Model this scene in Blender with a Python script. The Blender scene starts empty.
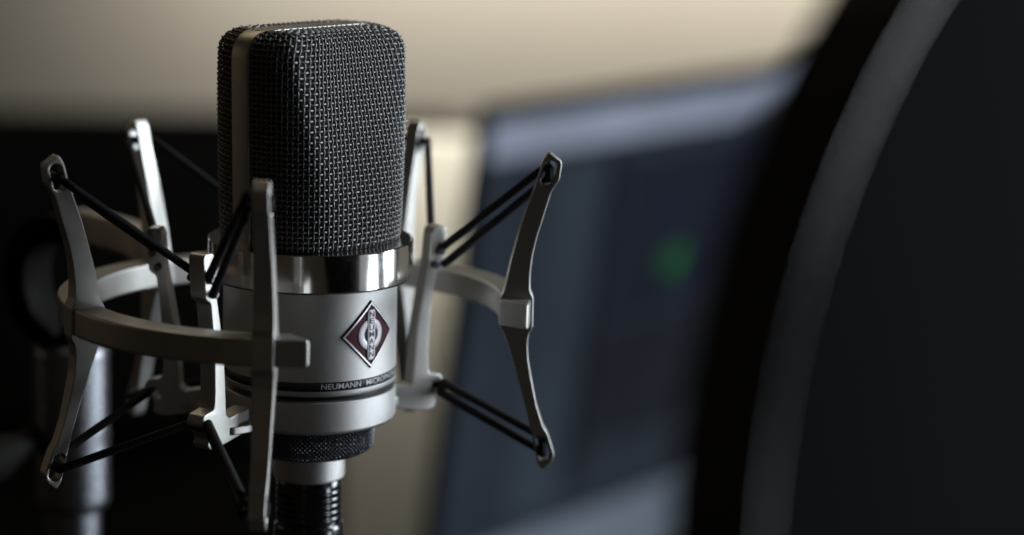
import bpy, bmesh, math, random
import numpy as np
from mathutils import Vector, Matrix
random.seed(4); np.random.seed(4)
SC = bpy.context.scene
COL = SC.collection
MM = 0.001                      # all helpers work in millimetres, objects are stored in metres
rad = math.radians

# ------------------------------------------------------------------ materials
def new_mat(name):
    m = bpy.data.materials.new(name); m.use_nodes = True
    nt = m.node_tree
    return m, nt, nt.nodes['Principled BSDF']

def mat(name, color, metallic=0.0, rough=0.5, rvar=0.0, rscale=300, bump=0.0, bscale=2500, cvar=0.0, cscale=60,
        coat=0.0, spec=0.5, emit=None, estr=0.0, stretch=None, bdist=0.0002, detail=4):
    m, nt, b = new_mat(name)
    N, L = nt.nodes, nt.links
    b.inputs['Base Color'].default_value = (*color, 1)
    b.inputs['Metallic'].default_value = metallic
    b.inputs['Roughness'].default_value = rough
    b.inputs['Specular IOR Level'].default_value = spec
    b.inputs['Coat Weight'].default_value = coat
    tc = N.new('ShaderNodeTexCoord')
    src = tc.outputs['Object']
    if stretch:
        mp = N.new('ShaderNodeMapping'); mp.inputs['Scale'].default_value = stretch
        L.new(src, mp.inputs['Vector']); src = mp.outputs['Vector']
    def noise(scale, det=detail):
        n = N.new('ShaderNodeTexNoise'); n.inputs['Scale'].default_value = scale; n.inputs['Detail'].default_value = det
        L.new(src, n.inputs['Vector']); return n
    if rvar:
        n = noise(rscale); r = N.new('ShaderNodeMapRange')
        r.inputs['From Min'].default_value = .3; r.inputs['From Max'].default_value = .7
        r.inputs['To Min'].default_value = max(0, rough-rvar); r.inputs['To Max'].default_value = rough+rvar
        L.new(n.outputs['Fac'], r.inputs['Value']); L.new(r.outputs['Result'], b.inputs['Roughness'])
    if cvar:
        n = noise(cscale); r = N.new('ShaderNodeMapRange')
        r.inputs['From Min'].default_value = .3; r.inputs['From Max'].default_value = .7
        r.inputs['To Min'].default_value = 1-cvar; r.inputs['To Max'].default_value = 1+cvar
        mx = N.new('ShaderNodeVectorMath'); mx.operation = 'SCALE'; mx.inputs[0].default_value = color
        L.new(n.outputs['Fac'], r.inputs['Value']); L.new(r.outputs['Result'], mx.inputs['Scale'])
        L.new(mx.outputs['Vector'], b.inputs['Base Color'])
    if bump:
        n = noise(bscale, 2); bp = N.new('ShaderNodeBump')
        bp.inputs['Strength'].default_value = bump; bp.inputs['Distance'].default_value = bdist
        L.new(n.outputs['Fac'], bp.inputs['Height']); L.new(bp.outputs['Normal'], b.inputs['Normal'])
    if emit:
        b.inputs['Emission Color'].default_value = (*emit, 1); b.inputs['Emission Strength'].default_value = estr
    return m

M = {}
M['nickel'] = mat('bead blasted nickel', (.60,.585,.56), 1.0, .48, .03, 900, .5, 3600, .04, 4200, bdist=.00006)
M['mount'] = mat('satin nickel lacquer', (.47,.45,.415), .87, .37, .02, 250, .10, 4200, .03, 90, bdist=.00003)
M['chrome'] = mat('polished chrome', (.90,.87,.83), 1.0, .125, .03, 300)
M['wire'] = mat('woven steel wire', (.195,.193,.188), 1.0, .58, .06, 400, cvar=.18, cscale=900)
M['band'] = mat('dull nickel band', (.38,.365,.335), 1.0, .42, .05, 300, .2, 2500, bdist=.00005)
M['foam'] = mat('black inner gauze', (.042,.041,.039), 0, .9)
M['black_metal'] = mat('black anodised metal', (.11,.115,.125), .85, .34, .06, 500)
M['black_gloss'] = mat('black glossy shell', (.006,.006,.006), 0, .13, .03, 200, spec=.8)
M['ink'] = mat('black ink', (.008,.008,.010), 0, .45)
M['print'] = mat('white print', (.62,.62,.62), .2, .5)
M['cord'] = mat('black elastic', (.009,.0085,.008), 0, .7, .1, 2000, .6, 3200, .3, 1500, bdist=.00025, spec=.25)
M['maroon'] = mat('maroon enamel', (.07,.010,.018), 0, .5, .05, 500, spec=.2, cvar=.15, cscale=400)
M['silver'] = mat('polished silver', (.70,.67,.67), 1.0, .34, .06, 700)
M['silver_matt'] = mat('matt silver', (.60,.56,.57), .5, .42, .06, 900)
M['stand_chrome'] = mat('brushed stand steel', (.25,.255,.27), 1.0, .30, .08, 200, .3, 700, stretch=(1,1,14), bdist=.0002)
M['dark'] = mat('dark stand metal', (.006,.005,.004), 0, .7, .08, 120, spec=.04)
M['hoop'] = mat('black hoop plastic', (.003,.003,.0035), 0, .18, .02, 100, spec=.9)
M['wall'] = mat('beige wall paint', (.50,.475,.425), 0, .85, cvar=.05, cscale=1.2, bump=.2, bscale=60, bdist=.001)
M['cabinet'] = mat('dark cabinet', (.006,.0055,.005), 0, .6, .05, 8, spec=.2)
M['cream'] = mat('cream painted board', (.50,.48,.42), 0, .6, cvar=.06, cscale=6)
M['alu'] = mat('brushed aluminium', (.42,.46,.54), .35, .42, .05, 60)
M['desk'] = mat('dark desk', (.003,.0028,.0025), 0, .5, .1, 5, cvar=.3, cscale=4)
M['screen'] = None

def fabric_mat():
    m, nt, b = new_mat('black nylon mesh')
    N, L = nt.nodes, nt.links
    tc = N.new('ShaderNodeTexCoord')
    w = N.new('ShaderNodeTexWave'); w.inputs['Scale'].default_value = 900; w.bands_direction = 'Y'
    w2 = N.new('ShaderNodeTexWave'); w2.inputs['Scale'].default_value = 900; w2.bands_direction = 'Z'
    n = N.new('ShaderNodeTexNoise'); n.inputs['Scale'].default_value = 9
    for k in (w, w2, n): L.new(tc.outputs['Object'], k.inputs['Vector'])
    mu = N.new('ShaderNodeMath'); mu.operation = 'ADD'; L.new(w.outputs['Fac'], mu.inputs[0]); L.new(w2.outputs['Fac'], mu.inputs[1])
    ad = N.new('ShaderNodeMath'); ad.operation = 'MULTIPLY'; L.new(mu.outputs[0], ad.inputs[0]); L.new(n.outputs['Fac'], ad.inputs[1])
    cr = N.new('ShaderNodeValToRGB'); cr.color_ramp.elements[0].color = (.002,.003,.0028,1); cr.color_ramp.elements[1].color = (.0065,.0088,.0085,1)
    L.new(ad.outputs[0], cr.inputs['Fac']); L.new(cr.outputs['Color'], b.inputs['Base Color'])
    b.inputs['Roughness'].default_value = .9; b.inputs['Specular IOR Level'].default_value = .03
    return m
M['fabric'] = fabric_mat()

def screen_mat(name, col, strength, stripes=0, tint=(1,1,1)):
    m, nt, b = new_mat(name)
    N, L = nt.nodes, nt.links
    b.inputs['Base Color'].default_value = (.008,.009,.011,1); b.inputs['Roughness'].default_value = .25
    tc = N.new('ShaderNodeTexCoord')
    n = N.new('ShaderNodeTexNoise'); n.inputs['Scale'].default_value = 9; n.inputs['Detail'].default_value = 3
    L.new(tc.outputs['Object'], n.inputs['Vector'])
    r = N.new('ShaderNodeMapRange'); r.inputs['To Min'].default_value = .45; r.inputs['To Max'].default_value = 1.5
    L.new(n.outputs['Fac'], r.inputs['Value'])
    src = r.outputs['Result']
    if stripes:
        w = N.new('ShaderNodeTexWave'); w.inputs['Scale'].default_value = stripes; w.bands_direction = 'Z'
        L.new(tc.outputs['Object'], w.inputs['Vector'])
        mm = N.new('ShaderNodeMath'); mm.operation = 'MULTIPLY_ADD'; mm.inputs[1].default_value = .8; mm.inputs[2].default_value = .5
        L.new(w.outputs['Fac'], mm.inputs[0])
        m2 = N.new('ShaderNodeMath'); m2.operation = 'MULTIPLY'; L.new(mm.outputs[0], m2.inputs[0]); L.new(src, m2.inputs[1]); src = m2.outputs[0]
    s = N.new('ShaderNodeMath'); s.operation = 'MULTIPLY'; s.inputs[1].default_value = strength; L.new(src, s.inputs[0])
    b.inputs['Emission Color'].default_value = (*col, 1); L.new(s.outputs[0], b.inputs['Emission Strength'])
    return m

# ------------------------------------------------------------------ object helpers
def mw(o):
    m = o.matrix_basis.copy()
    return mw(o.parent) @ m if o.parent else m

def mesh_obj(name, verts, faces, material, parent=None, smooth=True, auto=None, label=None):
    v = np.asarray(verts, float) * MM
    if parent is not None:
        inv = np.array(mw(parent).inverted()); v = v @ inv[:3,:3].T + inv[:3,3]
    me = bpy.data.meshes.new(name)
    me.from_pydata(v.tolist(), [], [tuple(int(i) for i in f) for f in faces]); me.update()
    bm = bmesh.new(); bm.from_mesh(me); bmesh.ops.recalc_face_normals(bm, faces=bm.faces)
    if smooth:
        for f in bm.faces: f.smooth = True
        if auto:
            lim = rad(auto)
            for e in bm.edges:
                if len(e.link_faces) == 2 and e.calc_face_angle(0) > lim: e.smooth = False
    bm.to_mesh(me); bm.free()
    o = bpy.data.objects.new(name, me); COL.objects.link(o)
    me.materials.append(material)
    if parent is not None: o.parent = parent
    if label: o['label'] = label
    return o

def empty(name, loc, label, cat, quat=None):
    o = bpy.data.objects.new(name, None); COL.objects.link(o)
    o.empty_display_size = .01
    o.location = Vector(loc) * MM
    if quat is not None:
        o.rotation_mode = 'QUATERNION'; o.rotation_quaternion = quat
    o['label'] = label; o['category'] = cat
    return o

class MB:
    def __init__(s): s.v = []; s.f = []
    def add(s, v, f):
        k = len(s.v); s.v += [tuple(p) for p in v]; s.f += [tuple(i+k for i in q) for q in f]
    def build(s, name, m, parent=None, **k): return mesh_obj(name, s.v, s.f, m, parent, **k)

def lathe(profile, seg=96, a0=0, a1=360, mod=None):
    """profile of (radius, z); closed round when a1-a0 == 360"""
    full = abs(a1-a0) >= 360
    n = seg if full else seg+1
    v = []; f = []
    for i in range(n):
        a = rad(a0+(a1-a0)*i/seg)
        for (r, z) in profile: v.append((r*math.sin(a), -r*math.cos(a), z))
    k = len(profile)
    for i in range(seg):
        j = (i+1) % n
        for q in range(k-1): f.append((i*k+q, j*k+q, j*k+q+1, i*k+q+1))
    return v, f

def tube(pts, r, seg=12, cap=True, radii=None):
    pts = [np.asarray(p, float) for p in pts]
    v = []; f = []
    prev = None
    for i, p in enumerate(pts):
        t = (pts[min(i+1, len(pts)-1)] - pts[max(i-1, 0)]); t = t/np.linalg.norm(t)
        if prev is None:
            a = np.array([0,0,1.]) if abs(t[2]) < .9 else np.array([1.,0,0])
        else: a = prev
        n = a - t*(a@t); n /= np.linalg.norm(n); b = np.cross(t, n); prev = n
        rr = radii[i] if radii else r
        for k in range(seg):
            q = 2*math.pi*k/seg; v.append(p + rr*(math.cos(q)*n + math.sin(q)*b))
    for i in range(len(pts)-1):
        for k in range(seg):
            k2 = (k+1) % seg; f.append((i*seg+k, i*seg+k2, (i+1)*seg+k2, (i+1)*seg+k))
    if cap:
        f.append(tuple(range(seg-1, -1, -1))); m = (len(pts)-1)*seg; f.append(tuple(range(m, m+seg)))
    return v, f

def smooth_path(pts, n=10):
    """Catmull-Rom through points"""
    P = [np.asarray(p, float) for p in pts]; P = [2*P[0]-P[1]] + P + [2*P[-1]-P[-2]]
    out = []
    for i in range(1, len(P)-2):
        for k in range(n):
            t = k/n
            out.append(.5*((2*P[i]) + (-P[i-1]+P[i+1])*t + (2*P[i-1]-5*P[i]+4*P[i+1]-P[i+2])*t*t + (-P[i-1]+3*P[i]-3*P[i+1]+P[i+2])*t**3))
    out.append(P[-2]); return out

def round_poly(pts, r=0.8, n=4):
    """round every corner of a 2-D polygon"""
    out = []; m = len(pts)
    for i in range(m):
        p = np.array(pts[i], float); a = np.array(pts[i-1], float)-p; b = np.array(pts[(i+1) % m], float)-p
        la, lb = np.linalg.norm(a), np.linalg.norm(b); rr = min(r, la*.45, lb*.45)
        a = p + a/la*rr; b = p + b/lb*rr
        for k in range(n+1):
            t = k/n; out.append((1-t)**2*a + 2*t*(1-t)*p + t*t*b)
    return out

def plate(outline, holes, thick, bevel, mapf):
    """2-D outline with holes -> bevelled plate, mapped by mapf(u, v, w) -> world mm.  returns verts, faces"""
    cu = bpy.data.curves.new('tmp', 'CURVE'); cu.dimensions = '2D'; cu.fill_mode = 'BOTH'
    for loop in [outline]+holes:
        sp = cu.splines.new('POLY'); sp.points.add(len(loop)-1); sp.use_cyclic_u = True
        for i, p in enumerate(loop): sp.points[i].co = (p[0], p[1], 0, 1)
    cu.extrude = thick/2-bevel; cu.bevel_depth = bevel; cu.bevel_resolution = 2; cu.offset = -bevel
    o = bpy.data.objects.new('tmp', cu); COL.objects.link(o)
    me = bpy.data.meshes.new_from_object(o)
    v = [mapf(*q.co) for q in me.vertices]; f = [tuple(p.vertices) for p in me.polygons]
    bpy.data.objects.remove(o); bpy.data.curves.remove(cu); bpy.data.meshes.remove(me)
    return v, f

def weld(o, dist=1e-6):
    bm = bmesh.new(); bm.from_mesh(o.data); bmesh.ops.remove_doubles(bm, verts=bm.verts, dist=dist)
    bmesh.ops.recalc_face_normals(bm, faces=bm.faces); bm.to_mesh(o.data); bm.free()

def sharpen(o, ang=40):
    bm = bmesh.new(); bm.from_mesh(o.data); bmesh.ops.remove_doubles(bm, verts=bm.verts, dist=2e-6)
    for f in bm.faces: f.smooth = True
    for e in bm.edges:
        if len(e.link_faces) == 2: e.smooth = e.calc_face_angle(0) < rad(ang)
    bm.to_mesh(o.data); bm.free(); wn(o)

def wn(o):
    w = o.modifiers.new('weighted_normals', 'WEIGHTED_NORMAL'); w.mode = 'FACE_AREA'; w.weight = 100; w.keep_sharp = True

def text_mesh(body, size, mapf, bold=.0, spacing=1.0, width=None):
    cu = bpy.data.curves.new('tmp', 'FONT'); cu.body = body; cu.size = size; cu.offset = bold
    cu.align_x = 'CENTER'; cu.align_y = 'CENTER'; cu.space_character = spacing; cu.resolution_u = 3; cu.extrude = 0
    o = bpy.data.objects.new('tmp', cu); COL.objects.link(o)
    bpy.context.view_layer.update()
    me = bpy.data.meshes.new_from_object(o)
    bm = bmesh.new(); bm.from_mesh(me); bmesh.ops.triangulate(bm, faces=bm.faces)
    xs = [q.co.x for q in bm.verts]; c = (min(xs)+max(xs))/2; s = (width/(max(xs)-min(xs))) if width else 1
    v = [mapf((q.co.x-c)*s, q.co.y) for q in bm.verts]; f = [tuple(q.index for q in p.verts) for p in bm.faces]
    bm.free(); bpy.data.objects.remove(o); bpy.data.curves.remove(cu); bpy.data.meshes.remove(me)
    return v, f

# ================================================================== MICROPHONE
FRONT = 42.0                                     # direction the capsule faces, degrees to the right of the camera side
mic = empty('studio_microphone', (0,0,-62), 'nickel studio microphone with dark woven grille, chrome collar and red diamond badge', 'microphone')

def polar(a, r, z): a = math.radians(a); return (r*math.sin(a), -r*math.cos(a), z)

# --- head shape
HR, HH = 23.4, 53.1
def section(th, z):
    """(t, n) coordinates of the head outline; th measured from the front"""
    zz = np.clip(z, 0, HH)
    d = 22.4 - .171*zz + .8*np.exp(-zz/4)
    HR = 22.75 + .65*np.clip(zz/40, 0, 1)
    p = 5 + 20*np.clip(zz/32, 0, 1)
    c = np.abs(np.cos(th))
    r = (1/HR**p + (c/d)**p)**(-1/p)
    return r*np.sin(th), r*np.cos(th)
def head_point(th, s, off=0.0):
    """s = length along the wall, over the shoulder and onto the top; off pushes outwards"""
    th = np.asarray(th, float); s = np.asarray(s, float)
    rc = 4.0; arc = rc*math.pi/2
    s1 = HH-rc
    al = np.clip((s-s1)/rc, 0, math.pi/2)
    z = np.where(s < s1, s, s1+rc*np.sin(al))
    T, Nn = section(th, z)
    g = 1-np.cos(al)
    extra = np.clip(s-s1-arc, 0, None)
    d = np.maximum(np.abs(Nn), 1e-6)
    Nn = Nn*np.maximum(0, 1-(rc*g)/np.maximum(d, rc+1e-3)) if False else np.sign(Nn)*np.maximum(np.abs(Nn)-rc*g-extra, 0)*1.0
    # silhouette corner over the band side
    r2 = 5.8
    h = np.clip((z-(HH-r2))/r2, 0, 1); g2 = 1-np.sqrt(np.maximum(0, 1-h*h)); g2 = np.minimum(g2, .75)
    T = T*(1-r2*g2/23.4)
    z = z + .1*np.clip(extra/10, 0, 1)
    return T, Nn, z
FA = rad(FRONT)
tv = np.array([math.cos(FA), math.sin(FA), 0]); nv = np.array([math.sin(FA), -math.cos(FA), 0])
def head_world(T, Nn, z): return np.stack([T*tv[0]+Nn*nv[0], T*tv[1]+Nn*nv[1], z], -1)
def P(th, s): return head_world(*head_point(th, s))
def Pn(th, s):
    e = 2e-3
    th = np.asarray(th, float); s = np.asarray(s, float)
    a = P(th+e, s)-P(th-e, s); b = P(th, s+.05)-P(th, s-.05)
    n = np.cross(a, b); l = np.linalg.norm(n, axis=-1, keepdims=True); n = n/np.maximum(l, 1e-9)
    return n

PITCH = 1.3
def grid_tubes(paths, r, seg=6):
    """paths: array (k, m, 3)"""
    v = []; f = []; base = 0
    for pth in paths:
        m = len(pth); t = np.gradient(pth, axis=0); t /= np.maximum(np.linalg.norm(t, axis=1, keepdims=True), 1e-9)
        ref = pth - np.array([0,0,15.]); ref = ref - t*(ref*t).sum(1, keepdims=True); ref /= np.maximum(np.linalg.norm(ref, axis=1, keepdims=True), 1e-9)
        b = np.cross(t, ref)
        ang = np.arange(seg)*2*np.pi/seg
        ring = pth[:,None,:] + r*(np.cos(ang)[None,:,None]*ref[:,None,:] + np.sin(ang)[None,:,None]*b[:,None,:])
        v.append(ring.reshape(-1,3))
        i = np.arange(m-1)[:,None]*seg; k = np.arange(seg)[None,:]; k2 = (k+1) % seg
        q = np.stack([i+k, i+k2, i+seg+k2, i+seg+k], -1).reshape(-1,4)+base
        f.append(q); base += m*seg
    return np.concatenate(v), np.concatenate(f)

def fast_obj(name, v, f, material, parent):
    inv = np.array(mw(parent).inverted()); v = v*MM; v = v @ inv[:3,:3].T + inv[:3,3]
    me = bpy.data.meshes.new(name)
    me.vertices.add(len(v)); me.vertices.foreach_set('co', v.ravel())
    me.loops.add(f.size); me.loops.foreach_set('vertex_index', f.ravel().astype(np.int32))
    me.polygons.add(len(f)); me.polygons.foreach_set('loop_start', np.arange(0, f.size, 4, dtype=np.int32))
    me.polygons.foreach_set('use_smooth', np.ones(len(f), bool)); me.update(); me.validate()
    o = bpy.data.objects.new(name, me); COL.objects.link(o); me.materials.append(material); o.parent = parent
    return o

def half_grille(sign, name_label):
    # column angles at equal arc length at mid height
    th = np.linspace(-math.pi/2, math.pi/2, 2001)
    p0 = P(th, np.full_like(th, 24.)); arc = np.concatenate([[0], np.cumsum(np.linalg.norm(np.diff(p0, axis=0), axis=1))])
    ncol = int(arc[-1]/PITCH); ncol -= ncol % 2
    lo = 2.95                                          # hidden under the band
    pos = np.linspace(0, arc[-1], ncol+1)
    cols = [q for q in pos if lo < q < arc[-1]-lo]
    cth = np.interp(cols, arc, th)
    idx = [int(round(q/(arc[-1]/ncol))) for q in cols]
    Ltop = HH-4+4*math.pi/2+10.5
    nrow = int(Ltop/PITCH)
    paths = []
    for j, t in zip(idx, cth):
        s = np.linspace(.15, nrow*PITCH, nrow*5+1)
        w = .17*np.cos(np.pi*(s/PITCH)+np.pi*(j % 2))
        tt = np.full_like(s, t)
        if sign < 0: tt = tt+math.pi
        pp = P(tt, s)+Pn(tt, s)*w[:,None]
        pp += np.random.normal(0, .012, 3)
        paths.append(pp)
    rows = []
    for i in range(1, nrow+1):
        s0 = i*PITCH
        q = np.linspace(lo+.1, arc[-1]-lo-.1, ncol*5)
        t = np.interp(q, arc, th)
        w = -.27*np.cos(np.pi*i+np.pi*(q/(arc[-1]/ncol)))
        ss = np.full_like(t, s0)
        if sign < 0: t = t+math.pi
        rows.append(P(t, ss)+Pn(t, ss)*w[:,None] + np.random.normal(0, .012, 3))
    v1, f1 = grid_tubes(paths, .215); v2, f2 = grid_tubes(rows, .285)
    o = fast_obj('grille', np.concatenate([v1, v2]), np.concatenate([f1, f2+len(v1)]), M['wire'], mic)
    o['label'] = name_label
    return o
half_grille(1, 'front half of the dark woven wire grille')
half_grille(-1, 'rear half of the dark woven wire grille')
# inner gauze
th = np.linspace(0, 2*math.pi, 145)[:-1]; ss = np.concatenate([np.linspace(0, HH-4, 14), np.linspace(HH-3.6, HH+12, 26)])
v = []
for s in ss:
    pp = P(th, np.full_like(th, s)); nn = Pn(th, np.full_like(th, s)); c = pp.copy(); c[:,:2] *= .955; c[:,2] = np.minimum(c[:,2], HH)-.9; v.append(c)
v = np.concatenate(v); n = len(th); f = [(i*n+k, i*n+(k+1) % n, (i+1)*n+(k+1) % n, (i+1)*n+k) for i in range(len(ss)-1) for k in range(n)]
v = np.vstack([v, [[0,0,HH-.9]]]); f += [((len(ss)-1)*n+k, (len(ss)-1)*n+(k+1) % n, len(v)-1) for k in range(n)]
mesh_obj('inner_gauze', v, f, M['foam'], mic)
# smooth metal band over the head
pts = [(-22.75, -.2)]
pts += [(-(22.75+.65*min(z/40, 1)), z) for z in np.linspace(1, HH-6.0, 12)]
for a in np.linspace(0, 90, 14): pts.append((-(HR-6.0)-6.0*math.cos(rad(a)), HH-6.0+6.0*math.sin(rad(a))))
pts += [(x, HH+.3) for x in np.linspace(-14, 14, 9)]
for a in np.linspace(90, 0, 14): pts.append(((HR-6.0)+6.0*math.cos(rad(a)), HH-6.0+6.0*math.sin(rad(a))))
pts += [((22.75+.65*min(z/40, 1)), z) for z in np.linspace(HH-6.0, 1, 12)] + [(22.75, -.2)]
pts = [np.array(p) for p in pts]
W2 = 3.25
cross = [(-W2, -1.6), (-W2, .1), (-W2+.25, .38), (-W2+.6, .46), (0, .52), (W2-.6, .46), (W2-.25, .38), (W2, .1), (W2, -1.6)]
v = []; f = []
for i, p in enumerate(pts):
    t = pts[min(i+1, len(pts)-1)]-pts[max(i-1, 0)]; t = t/np.linalg.norm(t); nrm = np.array([-t[1], t[0]])
    for (w, h) in cross:
        q = p+nrm*h; v.append(q[0]*tv+w*nv+np.array([0,0,q[1]]))
k = len(cross)
for i in range(len(pts)-1):
    for j in range(k): f.append((i*k+j, i*k+(j+1) % k, (i+1)*k+(j+1) % k, (i+1)*k+j))
mesh_obj('head_band', v, f, M['band'], mic, auto=50)

# chrome collar
v, f = lathe([(18,-.12),(24.6,-.1),(24.8,.0),(25.75,0),(26,-.22),(26.02,-.5),(26.02,-9.2),(25.9,-9.6),(25.6,-9.85),(22.3,-9.95),(21,-10)], 160)
wn(mesh_obj('chrome_collar', v, f, M['chrome'], mic, auto=35))
# body
BR = 22.1
v, f = lathe([(21.4,-9.6),(BR-.15,-10.0),(BR,-10.4),(BR,-32.75),(BR-.12,-32.8),(BR-.12,-35.15),(BR,-35.2),(BR,-36.1),(BR-.25,-36.55),(BR-2.4,-36.6),(BR-2.6,-38.4)], 160)
wn(mesh_obj('body', v, f, M['nickel'], mic, auto=35))
v, f = lathe([(BR-.1,-32.83),(BR-.06,-32.85),(BR-.06,-35.1),(BR-.1,-35.12)], 160)
v2, f2 = lathe([(BR-2.3,-36.65),(BR-2.3,-38.3)], 120); mesh_obj('painted_groove_shade', v2, f2, M['ink'], mic)  # black ring that paints in the shade of the groove
strip = mesh_obj('lettering_strip', v, f, M['ink'], mic)
def on_cyl(R, ang0, z0):
    return lambda x, y, w=0: polar(ang0+math.degrees(x/R), R+w, z0+y)
mb = MB()
def ang_text(body, a0, a1, zc, size, bold):
    R = BR+.0; w = rad(a1-a0)*R
    v, f = text_mesh(body, size, on_cyl(R, (a0+a1)/2, zc), bold, width=w); mb.add(v, f)
ang_text('NEUMANN', 7.5, 35.5, -33.98, 2.0, .012)
ang_text('MICROPHONES', 40, 80, -33.98, 2.0, .012)
mb.build('lettering', M['print'], strip, smooth=False, label='white capital lettering NEUMANN MICROPHONES')

# badge
BC, BZ, RB = 42.6, -21.6, BR
def cylmap(u, w, h): return polar(BC+math.degrees(u/RB), RB+h, BZ+w)
def dia(n=160, s=1.0):
    out = []
    for i in range(n):
        t = i/n*4; k = int(t); q = t-k; c = [(0,1),(1,0),(0,-1),(-1,0)]
        a, b = c[k], c[(k+1) % 4]; out.append((s*(a[0]*(1-q)+b[0]*q), s*(a[1]*(1-q)+b[1]*q)))
    return out
def circ(n=96): return [(math.sin(2*math.pi*i/n), math.cos(2*math.pi*i/n)) for i in range(n)]
def ringmesh(outline, scales, heights):
    v = []; f = []; n = len(outline)
    for s, h in zip(scales, heights):
        sx, sy = (s, s) if not isinstance(s, tuple) else s
        for (x, y) in outline: v.append(cylmap(x*sx, y*sy, h))
    for i in range(len(scales)-1):
        for k in range(n): f.append((i*n+k, i*n+(k+1) % n, (i+1)*n+(k+1) % n, (i+1)*n+k))
    return v, f
badge = mesh_obj('diamond_badge', *ringmesh(dia(), [8.7,8.66,8.5,8.38], [-.1,.32,.36,.30]), M['ink'], mic, auto=40)
mesh_obj('badge_frame', *ringmesh(dia(), [8.42,8.40,8.3,7.8,7.7,7.7], [0,.42,.5,.5,.42,.1]), M['silver'], badge, auto=40)
mesh_obj('badge_field', *ringmesh(dia(), list(np.linspace(7.9, .01, 12)), [.22]*12), M['maroon'], badge)
mesh_obj('badge_ring', *ringmesh(circ(), [(4.05,4.0),(4.0,3.95),(3.85,3.8),(2.35,2.3),(2.2,2.15),(2.2,2.15)], [.2,.4,.46,.46,.38,.1]), M['silver_matt'], badge, auto=40)
mesh_obj('badge_center', *ringmesh(circ(), [2.2,1.6,1.,.5,.01], [.25]*5), M['ink'], badge)
v = []; f = []
hw, hh = 1.28, 6.35
ys = np.linspace(-hh, hh, 18)
for y in ys:
    c = .35 if abs(y) > hh-.01 else 0
    for (x, h) in [(-hw+c,.2),(-hw+c,.5),(-hw+.15+c,.58),(0,.6),(hw-.15-c,.58),(hw-c,.5),(hw-c,.2)]: v.append(cylmap(x, y, h))
for i in range(len(ys)-1):
    for k in range(6): f.append((i*7+k, i*7+k+1, i*7+8+k, i*7+7+k))
mesh_obj('badge_bar', v, f, M['silver_matt'], badge, auto=40)
mb = MB()
for i, ch in enumerate('NEUMANN'):
    v, f = text_mesh(ch, 2.0, lambda x, y, i=i: cylmap(x, 5.1-i*1.7+y*.98, .64), .035, width=1.5); mb.add(v, f)
mb.build('badge_lettering', M['ink'], badge, smooth=False, label='tiny dark letters NEUMANN stacked down the badge bar')
# screw between badge and collar is not visible; lower connector collar of the microphone
v, f = lathe([(0,-54),(9.2,-54),(9.3,-54.3),(9.3,-62.2),(9.1,-62.8),(8.6,-63.1),(0,-63.1)], 96)
wn(mesh_obj('connector_collar', v, f, M['nickel'], mic, auto=40))

# ================================================================== SHOCK MOUNT
OX, OY, TX, TY = -3.56, -.02, .0064, .0194
Mm = Matrix(((1,0,TX),(0,1,TY),(-TX,-TY,1)))
mount = empty('shock_mount', (OX,OY,-17.6), 'nickel shock mount with open ring, tall arms and black elastic cords around the microphone', 'shock mount', Mm.to_quaternion())
PHI = -6.9
def mpt(a, r, z, t=0.0, o=(OX,OY)):
    """angle, radius, height, sideways offset in the frame of the mount -> world mm"""
    a = math.radians(a); x = r*math.sin(a)+t*math.cos(a); y = -r*math.cos(a)+t*math.sin(a)
    return np.array([x+z*TX+o[0], y+z*TY+o[1], z-x*TX-y*TY])
ARMS = [PHI, PHI-58.6, PHI-130.6, PHI+156.8, PHI+92.9]      # front, left, rear left, rear right, right
# outer ring
a0, a1 = PHI+10.2, PHI+92.9-9.4-360
prof = round_poly([(52.2,-14.1),(59.9,-14.1),(59.9,-20.9),(52.2,-20.9)], .7, 3)
v = []; f = []; n = 220; k = len(prof)
stations = [(0, .88), (.25, .97)] + [(x, 1.0) for x in np.linspace(.7, abs(a1-a0)-.7, n)] + [(abs(a1-a0)-.25, .97), (abs(a1-a0), .88)]
cx, cz = 56.05, -17.5
for (da, sc) in stations:
    e0 = max(0, 1-da/9); e1 = max(0, 1-(abs(a1-a0)-da)/9)
    for (r, z) in prof:
        k_ = (59.9-r)/7.7*4.4
        v.append(mpt(a0-da-k_*e0+k_*e1, cx+(r-cx)*sc, cz+(z-cz)*sc))
for i in range(len(stations)-1):
    for j in range(k): f.append((i*k+j, i*k+(j+1) % k, (i+1)*k+(j+1) % k, (i+1)*k+j))
f.append(tuple(range(k))); f.append(tuple(range((len(stations)-1)*k, len(stations)*k)))
wn(mesh_obj('outer_ring', v, f, M['mount'], mount, auto=50))
# arms
out = [(63.3,23.6),(66.7,21.1),(66.2,16.5),(64.3,13.6),(63.4,10.5),(62.2,6),(61.0,2),(60.0,-3),(59.5,-8),(59.6,-12),(60.55,-13.8),(60.6,-21.6),(59.7,-23),(59.4,-26),(59.7,-30),(60.6,-34.8),(62.2,-42),(64.0,-47.4),(65.4,-49.6),(67.2,-55),(66.6,-57),(64.2,-59.0),(62.9,-57.2),(61.4,-50.5),(59.8,-44),(57.6,-36.4),(55.2,-28.6),(53.0,-22.6),(51.9,-20.9),(51.9,-14.0),(52.9,-12.4),(54.3,-5),(56.0,1.7),(57.6,7.5),(59.4,12.8),(60.9,17.4),(61.9,21.4)]
out = round_poly(out[::-1], .7, 3)
def slot(c0, c1, r):
    c0 = np.array(c0); c1 = np.array(c1); d = (c1-c0)/np.linalg.norm(c1-c0); n = np.array([-d[1], d[0]])
    L = []
    for i in range(9):
        a = math.pi*i/8; L.append(c1 + r*(math.cos(a)*n + math.sin(a)*d))
    for i in range(9):
        a = math.pi*i/8; L.append(c0 + r*(-math.cos(a)*n - math.sin(a)*d))
    return L
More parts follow.
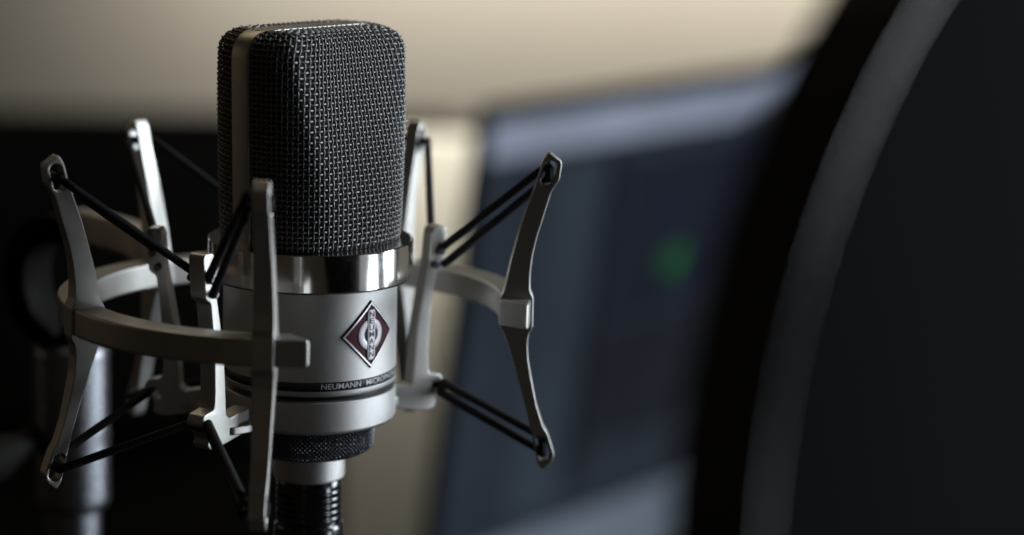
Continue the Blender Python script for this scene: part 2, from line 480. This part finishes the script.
holes = [slot((63.0,16.2),(64.0,19.9),1.55), slot((63.3,-51.6),(64.6,-55.3),1.55)]
for i, a in enumerate(ARMS):
    v, f = plate(out, holes, 5.4, .32, lambda u, w, h, a=a: mpt(a, u, w, h*(1.0-.26*min(1, max(0, abs(w+17.5)-5)/28))))
    o = mesh_obj('arm', v, f, M['mount'], mount, smooth=True); sharpen(o, 42)
# cradle: cup under the body, posts with feet
CUP = MB()
v, f = lathe([(15,-38.0),(21.0,-38.0),(21.95,-38.02),(22.15,-38.2),(22.15,-45.4),(22.0,-46.0),(21.5,-46.4),(14,-46.5)], 160)
CUP.add(v, f)
cradle = CUP.build('cradle_cup', M['nickel'], mount, auto=38); wn(cradle)
POSTS = [(-37.5, 0.0), (-102.5, -.4), (-173, 0), (116, 3.0)]     # left front, left, rear, right rear
pout = [(38.6,.6),(39.3,-.2),(39.1,-3.2),(38.6,-8.6),(38.3,-10.6),(36.4,-11.8),(35.6,-18),(34.8,-26),(34.6,-34),(34.7,-37.0),(35.1,-38.5),(38.7,-39.2),(39.6,-41.0),(39.2,-43.4),(37.4,-43.9),(36.8,-45.6),(37.3,-47.2),(36.2,-48.3),(33.6,-48.4),(21.2,-46.2),(21.2,-40.2),(28.8,-41.6),(30.2,-40.6),(30.6,-34),(31.2,-26),(32.6,-18),(34.2,-10),(34.9,-1),(35.6,.6)]
pout = round_poly(pout[::-1], .6, 3)
for (a, dr) in POSTS:
    v, f = plate(pout, [slot((36.0,-43.3),(37.2,-41.9),.9)], 4.8, .3, lambda u, w, h, a=a, dr=dr: mpt(a, u+dr*(1 if u > 25 else 0), w, h))
    po = mesh_obj('cradle_post', v, f, M['mount'], mount); sharpen(po, 42)
    for (r, z) in ((37.3,-5.8), (35.9,-9.4)):
        v, f = tube([mpt(a, r+dr, z, -4.0), mpt(a, r+dr, z, -3.7), mpt(a, r+dr, z, 3.7), mpt(a, r+dr, z, 4.0)], 1.0, 14, radii=[.7, 1., 1., .7])
        mesh_obj('cord_pin', v, f, M['black_metal'], po, auto=40)
# low web of the foot beside each post (the flat spider plate that carries the posts)
WEB = MB()
for (a, dr) in POSTS:
    o2 = round_poly([(-5,20.6),(5,20.6),(4.2,25),(3.0,29),(-3.0,29),(-4.2,25)], 1.2, 3)
    v, f = plate(o2, [], 2.0, .3, lambda u, w, h, a=a: mpt(a, w, -45.0+h, u)); WEB.add(v, f)
o = WEB.build('cradle_foot', M['mount'], mount); sharpen(o, 42)
# knurled nut with real diamond knurling
v = []; f = []
nseg, nz = 640, 44
zt, zb_ = -46.7, -55.4
for j in range(nz+1):
    z = zt+(zb_-zt)*j/nz
    for i in range(nseg):
        a = 360*i/nseg
        u = rad(a)*16.3
        p = 1.15
        k1 = abs(((u+z)/p) % 1-.5)*2; k2 = abs(((u-z)/p) % 1-.5)*2
        hgt = .34*min(k1, k2)*1.6
        edge = min(1, (z-zb_)/.9, (zt-z)/.5+.0)
        zz = z; base = 16.35
        if z < zb_+2.2: q = (zb_+2.2-z)/2.2; base -= 1.6*q*q
        v.append(polar(a, base+hgt*max(0, edge), zz))
for j in range(nz):
    for i in range(nseg): f.append((j*nseg+i, j*nseg+(i+1) % nseg, (j+1)*nseg+(i+1) % nseg, (j+1)*nseg+i))
f.append(tuple(range(nseg))); f.append(tuple(range(nz*nseg, nz*nseg+nseg)))
mesh_obj('knurled_nut', v, f, M['black_metal'], mount, smooth=False)
# elastic cords
def hole(i, up, t=0.0, dz=0.0):
    return mpt(ARMS[i], 63.5 if up else 64.0, (18.0 if up else -53.4)+dz, t)
def post(j, up, t, dz=0.0, dr=.9):
    a, d = POSTS[j]; r, z = (37.6, -5.4) if up else (37.6, -42.4)
    return mpt(a, r+d+dr, z+dz, t)
def cords(up):
    B = MB(); R = 1.05
    def seg(p, q, r=R, sag=0.0):
        n = 8; pts = [p+(q-p)*k/n for k in range(n+1)]
        v, f = tube(pts, r, 14); B.add(v, f)
        for e in (p, q):                       # rounded turn of the cord
            vs = []; 
            bm = bmesh.new(); bmesh.ops.create_uvsphere(bm, u_segments=12, v_segments=8, radius=r*1.02)
            vs = [np.array(w.co)+e for w in bm.verts]; fs = [tuple(w.index for w in g.verts) for g in bm.faces]; bm.free(); B.add(vs, fs)
    # arms 1,2,3 : neighbours on both sides.  posts: 0 between arms 0/1, 1 between 1/2, 2 between 2/3, 3 between 3/4
    s = 3.9
    for i in (1, 2, 3):
        seg(hole(i, up, s), hole(i, up, -s))
        for sg, j in ((1, i-1), (-1, i)):
            seg(hole(i, up, sg*s), post(j, up, -sg*(3.1 if up else 3.6), (1.6 if up else 0), (.2 if up else .9)))
    if not up:
        for j in (0, 1, 2, 3): seg(post(j, up, -3.4), post(j, up, 3.4))
    # ends: doubled strand back to the first and last post
    for i, j, sg in ((0, 0, -1), (4, 3, 1)):
        seg(hole(i, up, sg*3.4, 1.2), hole(i, up, -sg*1.6, 1.2)); seg(hole(i, up, sg*3.4, -1.2), hole(i, up, -sg*1.6, -1.2)); seg(hole(i, up, -sg*1.6, 1.2), hole(i, up, -sg*1.6, -1.2))
        d = 1 if up else -1
        seg(hole(i, up, sg*3.4, 1.9), post(j, up, -sg*(3.1 if up else 3.6), .8 if up else 1.4, (.4 if up else .9))); seg(hole(i, up, sg*3.4, -1.9), post(j, up, -sg*(4.1 if up else 3.6), -3.6 if up else -1.4, .2))
    o = B.build('elastic_cord', M['cord'], mount)
    return o
cords(True); cords(False)
# swivel bracket on the rear left of the ring, leading to the stand
def strap(path, hw, ht):
    v = []; f = []; sec = round_poly([(-hw,-ht),(hw,-ht),(hw,ht),(-hw,ht)], 1.0, 3); k = len(sec)
    for i, p in enumerate(path):
        t = path[min(i+1, len(path)-1)]-path[max(i-1, 0)]; t = t/np.linalg.norm(t)
        side = np.array([.62,.78,0.]); side = side-t*(side@t)*1.0; side /= np.linalg.norm(side); b = np.cross(t, side)
        for (x, y) in sec: v.append(p+side*x+b*y)
    for i in range(len(path)-1):
        for j in range(k): f.append((i*k+j, i*k+(j+1) % k, (i+1)*k+(j+1) % k, (i+1)*k+j))
    f.append(tuple(range(k))); f.append(tuple(range((len(path)-1)*k, len(path)*k)))
    return v, f
v, f = strap(smooth_path([mpt(ARMS[2]-1, 57, -16), (-47,55,-12.5), (-58,68,-11.5), (-66,78,-12)], 8), 3.2, 4.6)
wn(mesh_obj('swivel_bracket', v, f, M['mount'], mount, auto=45))
v, f = strap(smooth_path([(-64,76,-13.5), (-73,84,-14), (-80,90,-20), (-82,93,-30), (-80,93,-40), (-74,93,-47)], 8), 6, 4)
wn(mesh_obj('swivel_joint', v, f, M['dark'], mount, auto=45))

# ================================================================== CABLE CONNECTOR
plug = empty('cable_connector', (0,0,-120), 'black cable plug with ribbed shell pushed into the bottom of the microphone', 'cable plug')
pr = [(0,-63.2),(8.3,-63.2),(8.5,-63.6),(8.5,-65.4)]
for i in range(5):
    z = -65.6-i*1.75
    pr += [(8.5,z),(8.5,z-.2),(8.62,z-.6),(8.62,z-1.15),(8.5,z-1.5)]
pr += [(8.1,-74.6),(8.9,-75.2),(9.1,-76),(9.1,-96),(8.6,-98),(6.2,-112),(4.5,-120),(0,-120)]
v, f = lathe(pr, 96); mesh_obj('plug_shell', v, f, M['black_gloss'], plug, auto=60)
v, f = tube(smooth_path([(0,0,-117),(0,1,-140),(-3,8,-190),(-12,30,-300),(-20,80,-420)], 8), 3.1, 16)
mesh_obj('cable', v, f, M['cord'], plug)

# ================================================================== STAND (behind, left)
stand = empty('microphone_stand', (-70,92,-420), 'blurred steel stand tube with clutch knob behind the left side of the mount', 'microphone stand')
def at_cyl(profile, c, seg=64):
    v, f = lathe(profile, seg); return [(x+c[0], y+c[1], z) for x, y, z in v], f
v, f = at_cyl([(0,-50),(9.3,-50),(10.6,-51),(11,-53)]+[(11-.22*(q%2), -54-q*.95) for q in range(22)]+[(11,-75),(10.4,-75.6),(10.4,-77),(11,-77.6)]+[(11-.22*(q%2), -78.5-q*.95) for q in range(20)]+[(11,-98),(10,-100),(8.2,-101),(8.2,-420),(0,-420)], (-70,94))
mesh_obj('tube', v, f, M['stand_chrome'], stand, auto=40)
v, f = tube([(-72,93,-44),(-71,94,-47),(-70,94,-51)], 6, 20); mesh_obj('top_cap', v, f, M['dark'], stand)
v, f = tube([(-80,90,-78),(-84,84,-79),(-90,76,-80),(-94,70,-81)], 5, 20, radii=[4,4,7,6.4]); mesh_obj('clutch_knob', v, f, M['dark'], stand, auto=40)
v, f = at_cyl([(0,-420),(120,-420),(122,-424),(122,-432),(0,-432)], (-70,94)); mesh_obj('base', v, f, M['dark'], stand, auto=40)

# ================================================================== POP FILTER (foreground, right)
KS = 1.09; PC = np.array([125.2*KS,-606.8+353.8*KS,115.1-93.1*KS]); pT = np.array([.777,.63,0]); pN = np.array([.63,-.777,0]); pZ = np.array([0,0,1.])
pop = empty('pop_filter', tuple(PC-pZ*98*KS), 'large round black pop filter with dark mesh, out of focus at the right edge', 'pop filter')
R0 = 91.5
v = []; f = []; A = 240
hs = round_poly([(92,-6.5),(96,-6.5),(96,9),(94.3,9),(94.1,4),(92,4)], .7, 3); Bn = len(hs)
for i in range(A):
    a = 2*math.pi*i/A; c = math.cos(a)*pT+math.sin(a)*pZ
    for (r_, o_) in hs: v.append(PC+c*r_*KS+pN*o_*KS)
for i in range(A):
    for j in range(Bn): f.append((i*Bn+j, ((i+1) % A)*Bn+j, ((i+1) % A)*Bn+(j+1) % Bn, i*Bn+(j+1) % Bn))
wn(mesh_obj('hoop', v, f, M['hoop'], pop, auto=40))
for off, fr in ((5.6, 94.3), (-2.6, 92.6)):
    fr *= KS; off *= KS; v = [PC+pN*off]; f = []
    for i in range(A):
        a = 2*math.pi*i/A; v.append(PC+fr*(math.cos(a)*pT+math.sin(a)*pZ)+pN*off)
    for i in range(A): f.append((0, 1+i, 1+(i+1) % A))
    mesh_obj('mesh_screen', v, f, M['fabric'], pop, smooth=False)
g = [PC-pZ*94*KS, PC-pZ*98*KS, PC-pZ*125*1.05+pT*4, PC-pZ*170+pT*30, PC-pZ*240+pT*70, PC-pZ*330+pT*90, PC-pZ*440+pT*90]
v, f = tube(smooth_path(g, 12), 4.5, 18); mesh_obj('gooseneck', v, f, M['dark'], pop)

# ================================================================== BACKGROUND
t = rad(42.6); d3 = np.array([math.sin(t), math.cos(t), 0]); n3 = np.array([math.cos(t), -math.sin(t), 0])
tt = rad(8); u3 = n3*math.sin(tt)+np.array([0,0,math.cos(tt)]); f3 = np.cross(d3, u3)     # f3 = out of the glass
if f3[1] > 0: f3 = -f3
MO = np.array([97.8,730.2,-67.0])
def mpnt(x, y, o=0.0): return MO+d3*x+u3*y+f3*o
def slab(x0, x1, y0, y1, o0, o1, bev=1.5):
    ol = round_poly([(x0,y0),(x1,y0),(x1,y1),(x0,y1)], bev, 3)
    v = [mpnt(p[0], p[1], o0) for p in ol]+[mpnt(p[0], p[1], o1) for p in ol]; k = len(ol)
    f = [tuple(range(k)), tuple(range(k, 2*k))]+[(i, (i+1) % k, k+(i+1) % k, k+i) for i in range(k)]
    return v, f
monitor = empty('computer_monitor', tuple(mpnt(230,-470)), 'blurred grey framed computer monitor with a dark screen and a green dot, behind the microphone', 'monitor')
MWD, MHT = 470, 330
mb = MB()
mb.add(*slab(0, MWD, -5, 2, -8, 3, 1.5))
mb.build('top_bezel', M['dark'], monitor, auto=40)
mb = MB(); mb.add(*slab(0, MWD, -MHT, -278, -8, 3, 3)); mb.build('chin', M['alu'], monitor, auto=40)
mesh_obj('housing', *slab(14, MWD-1, -MHT+2, 0, -14, -7), M['dark'], monitor, auto=40)
mesh_obj('side_bezel', *slab(0, 3, -277, -5.2, -8, 2), M['dark'], monitor, auto=40)
mesh_obj('side_bezel', *slab(MWD-4, MWD, -277, -5.2, -8, 2), M['dark'], monitor, auto=40)
scr = mesh_obj('screen', *slab(3, MWD-3, -279, -4, -7, 0), screen_mat('screen glow', (.15,.20,.28), .11), monitor, auto=40)
def ui(x0, x1, y0, y1, col, st, stripes=0, lift=.6):
    mesh_obj('window_panel', *slab(x0, x1, y0, y1, .1, lift, 1), screen_mat('panel glow', col, st, stripes), scr, auto=40)
ui(6, MWD-6, -30, -6, (.50,.58,.76), .47)
ui(70, 122, -262, -38, (.17,.23,.31), .135)
ui(150, 345, -150, -46, (.07,.09,.17), .11)
ui(150, 345, -232, -154, (.09,.11,.15), .10)
ui(12, 62, -225, -60, (.15,.20,.28), .12)
ui(128, 146, -255, -38, (.1,.12,.16), .05)
ui(130, 335, -270, -240, (.15,.19,.26), .12)
# green dot
v = [mpnt(217,-118,1.2)]+[mpnt(216+17*math.cos(a), -118+11*math.sin(a)*1.0, 1.2) for a in np.linspace(0, 2*math.pi, 49)[:-1]]
mesh_obj('green_dot', v, [(0, 1+i, 1+(i+1) % 48) for i in range(48)], screen_mat('green glow', (.035,.24,.06), .27), scr, smooth=False)
# monitor foot
mesh_obj('stand_foot', *slab(190, 270, -470, -300, -70, -34), M['dark'], monitor, auto=40)

def box(x0, x1, y0, y1, z0, z1):
    v = [(x,y,z) for x in (x0,x1) for y in (y0,y1) for z in (z0,z1)]
    f = [(0,1,3,2),(4,6,7,5),(0,4,5,1),(2,3,7,6),(0,2,6,4),(1,5,7,3)]
    return v, f
def solid(name, b, m, label=None, cat=None, kind=None, bev=4):
    o = mesh_obj(name, *box(*b), m, None, smooth=False)
    bm = bmesh.new(); bm.from_mesh(o.data); bmesh.ops.bevel(bm, geom=bm.edges[:], offset=bev*MM, segments=2 if bev < 20 else 10, affect='EDGES', profile=.5); bm.to_mesh(o.data); bm.free()
    if label: o['label'] = label; o['category'] = cat
    if kind: o['kind'] = kind
    return o
solid('cream_board', (22,150,1150,1170,-540,-143), M['cream'], 'upright cream coloured board standing out of focus between the microphone and the monitor', 'board')
solid('dark_cabinet', (-1100,175,1700,1800,-540,-210), M['cabinet'], 'wide black cabinet, only a dark blur along the lower left behind the mount', 'cabinet', bev=45)
w = solid('wall', (-2600,3600,2700,2760,-1200,1500), M['wall'], bev=1); w['kind'] = 'structure'
dk = solid('desk_top', (-1500,1700,-450,2300,-585,-541), M['desk'], bev=3); dk['kind'] = 'structure'

# ================================================================== LIGHT
def area(name, loc, target, sx, sy, power, color, spread=180):
    l = bpy.data.lights.new(name, 'AREA'); l.shape = 'RECTANGLE'; l.size = sx*MM; l.size_y = sy*MM
    l.energy = power; l.color = color; l.spread = rad(spread)
    o = bpy.data.objects.new(name, l); COL.objects.link(o); o.location = Vector(loc)*MM
    d = (Vector(target)-Vector(loc)); o.rotation_euler = d.to_track_quat('-Z', 'Y').to_euler()
    return o
area('window_light', (820,155,215), (0,0,0), 350, 850, 14.5, (.80,.90,1.0))
area('soft_fill', (720,-330,160), (0,0,0), 300, 800, .2, (.82,.91,1.0))  # weak fill added to widen the gradient on the body
area('low_fill', (700,-215,-235), (0,-120,-60), 150, 170, .65, (.78,.88,1.0))  # unseen fill added for the highlight low on the pop filter hoop
area('side_fill', (640,520,-20), (0,0,-10), 420, 500, .085, (1.0,.93,.84))  # dim fill added so the collar's right end mirrors grey
area('warm_bounce_fill', (-250,900,1000), (0,0,0), 900, 500, 2.0, (1.0,.82,.56))  # large warm area added in place of light bounced off the wall
area('wall_fill', (560,2480,-20), (550,2700,-150), 1500, 50, 4.5, (1.0,.92,.80))  # strip added above the view to grade brightness down the wall
area('streak_fill', (-260,-900,60), (0,0,0), 70, 500, .012, (1.0,.78,.55))  # narrow light added behind the camera for a streak in the chrome
area('left_fill', (-900,260,150), (0,0,0), 500, 500, .12, (1.0,.78,.56))  # weak warm fill added to lift the left-facing edges
area('board_fill', (40,1010,30), (90,1150,-160), 80, 80, .43, (1.0,.95,.84), 90)  # added out of view just to brighten the cream board
wd = bpy.data.worlds.new('World'); SC.world = wd; wd.use_nodes = True
bg = wd.node_tree.nodes['Background']; bg.inputs['Color'].default_value = (1.0,.82,.64,1); bg.inputs['Strength'].default_value = .015

# ================================================================== CAMERA
cd = bpy.data.cameras.new('camera'); cam = bpy.data.objects.new('camera', cd); COL.objects.link(cam); SC.camera = cam
Rv = Vector((0.99652557,-0.07957299,0.0245952)); Uv = Vector((-0.00830253,0.1989256,0.97997942)); Fv = Vector((0.0828725,0.97677876,-0.19757379))
m = Matrix(((Rv.x,Uv.x,-Fv.x),(Rv.y,Uv.y,-Fv.y),(Rv.z,Uv.z,-Fv.z))).to_4x4(); m.translation = Vector((0,-606.79,115.11))*MM
cam.matrix_world = m
cd.sensor_width = 36; cd.lens = 36*2422.3/1024; cd.clip_start = .02; cd.clip_end = 50
cd.dof.use_dof = True; cd.dof.focus_distance = .596; cd.dof.aperture_fstop = 5.2; cd.dof.aperture_blades = 0

SC.view_settings.view_transform = 'Standard'; SC.view_settings.look = 'None'; SC.view_settings.exposure = 0; SC.view_settings.gamma = 1
SC.render.engine = 'CYCLES'; SC.cycles.use_denoising = True
SC.cycles.max_bounces = 8; SC.cycles.sample_clamp_indirect = 6
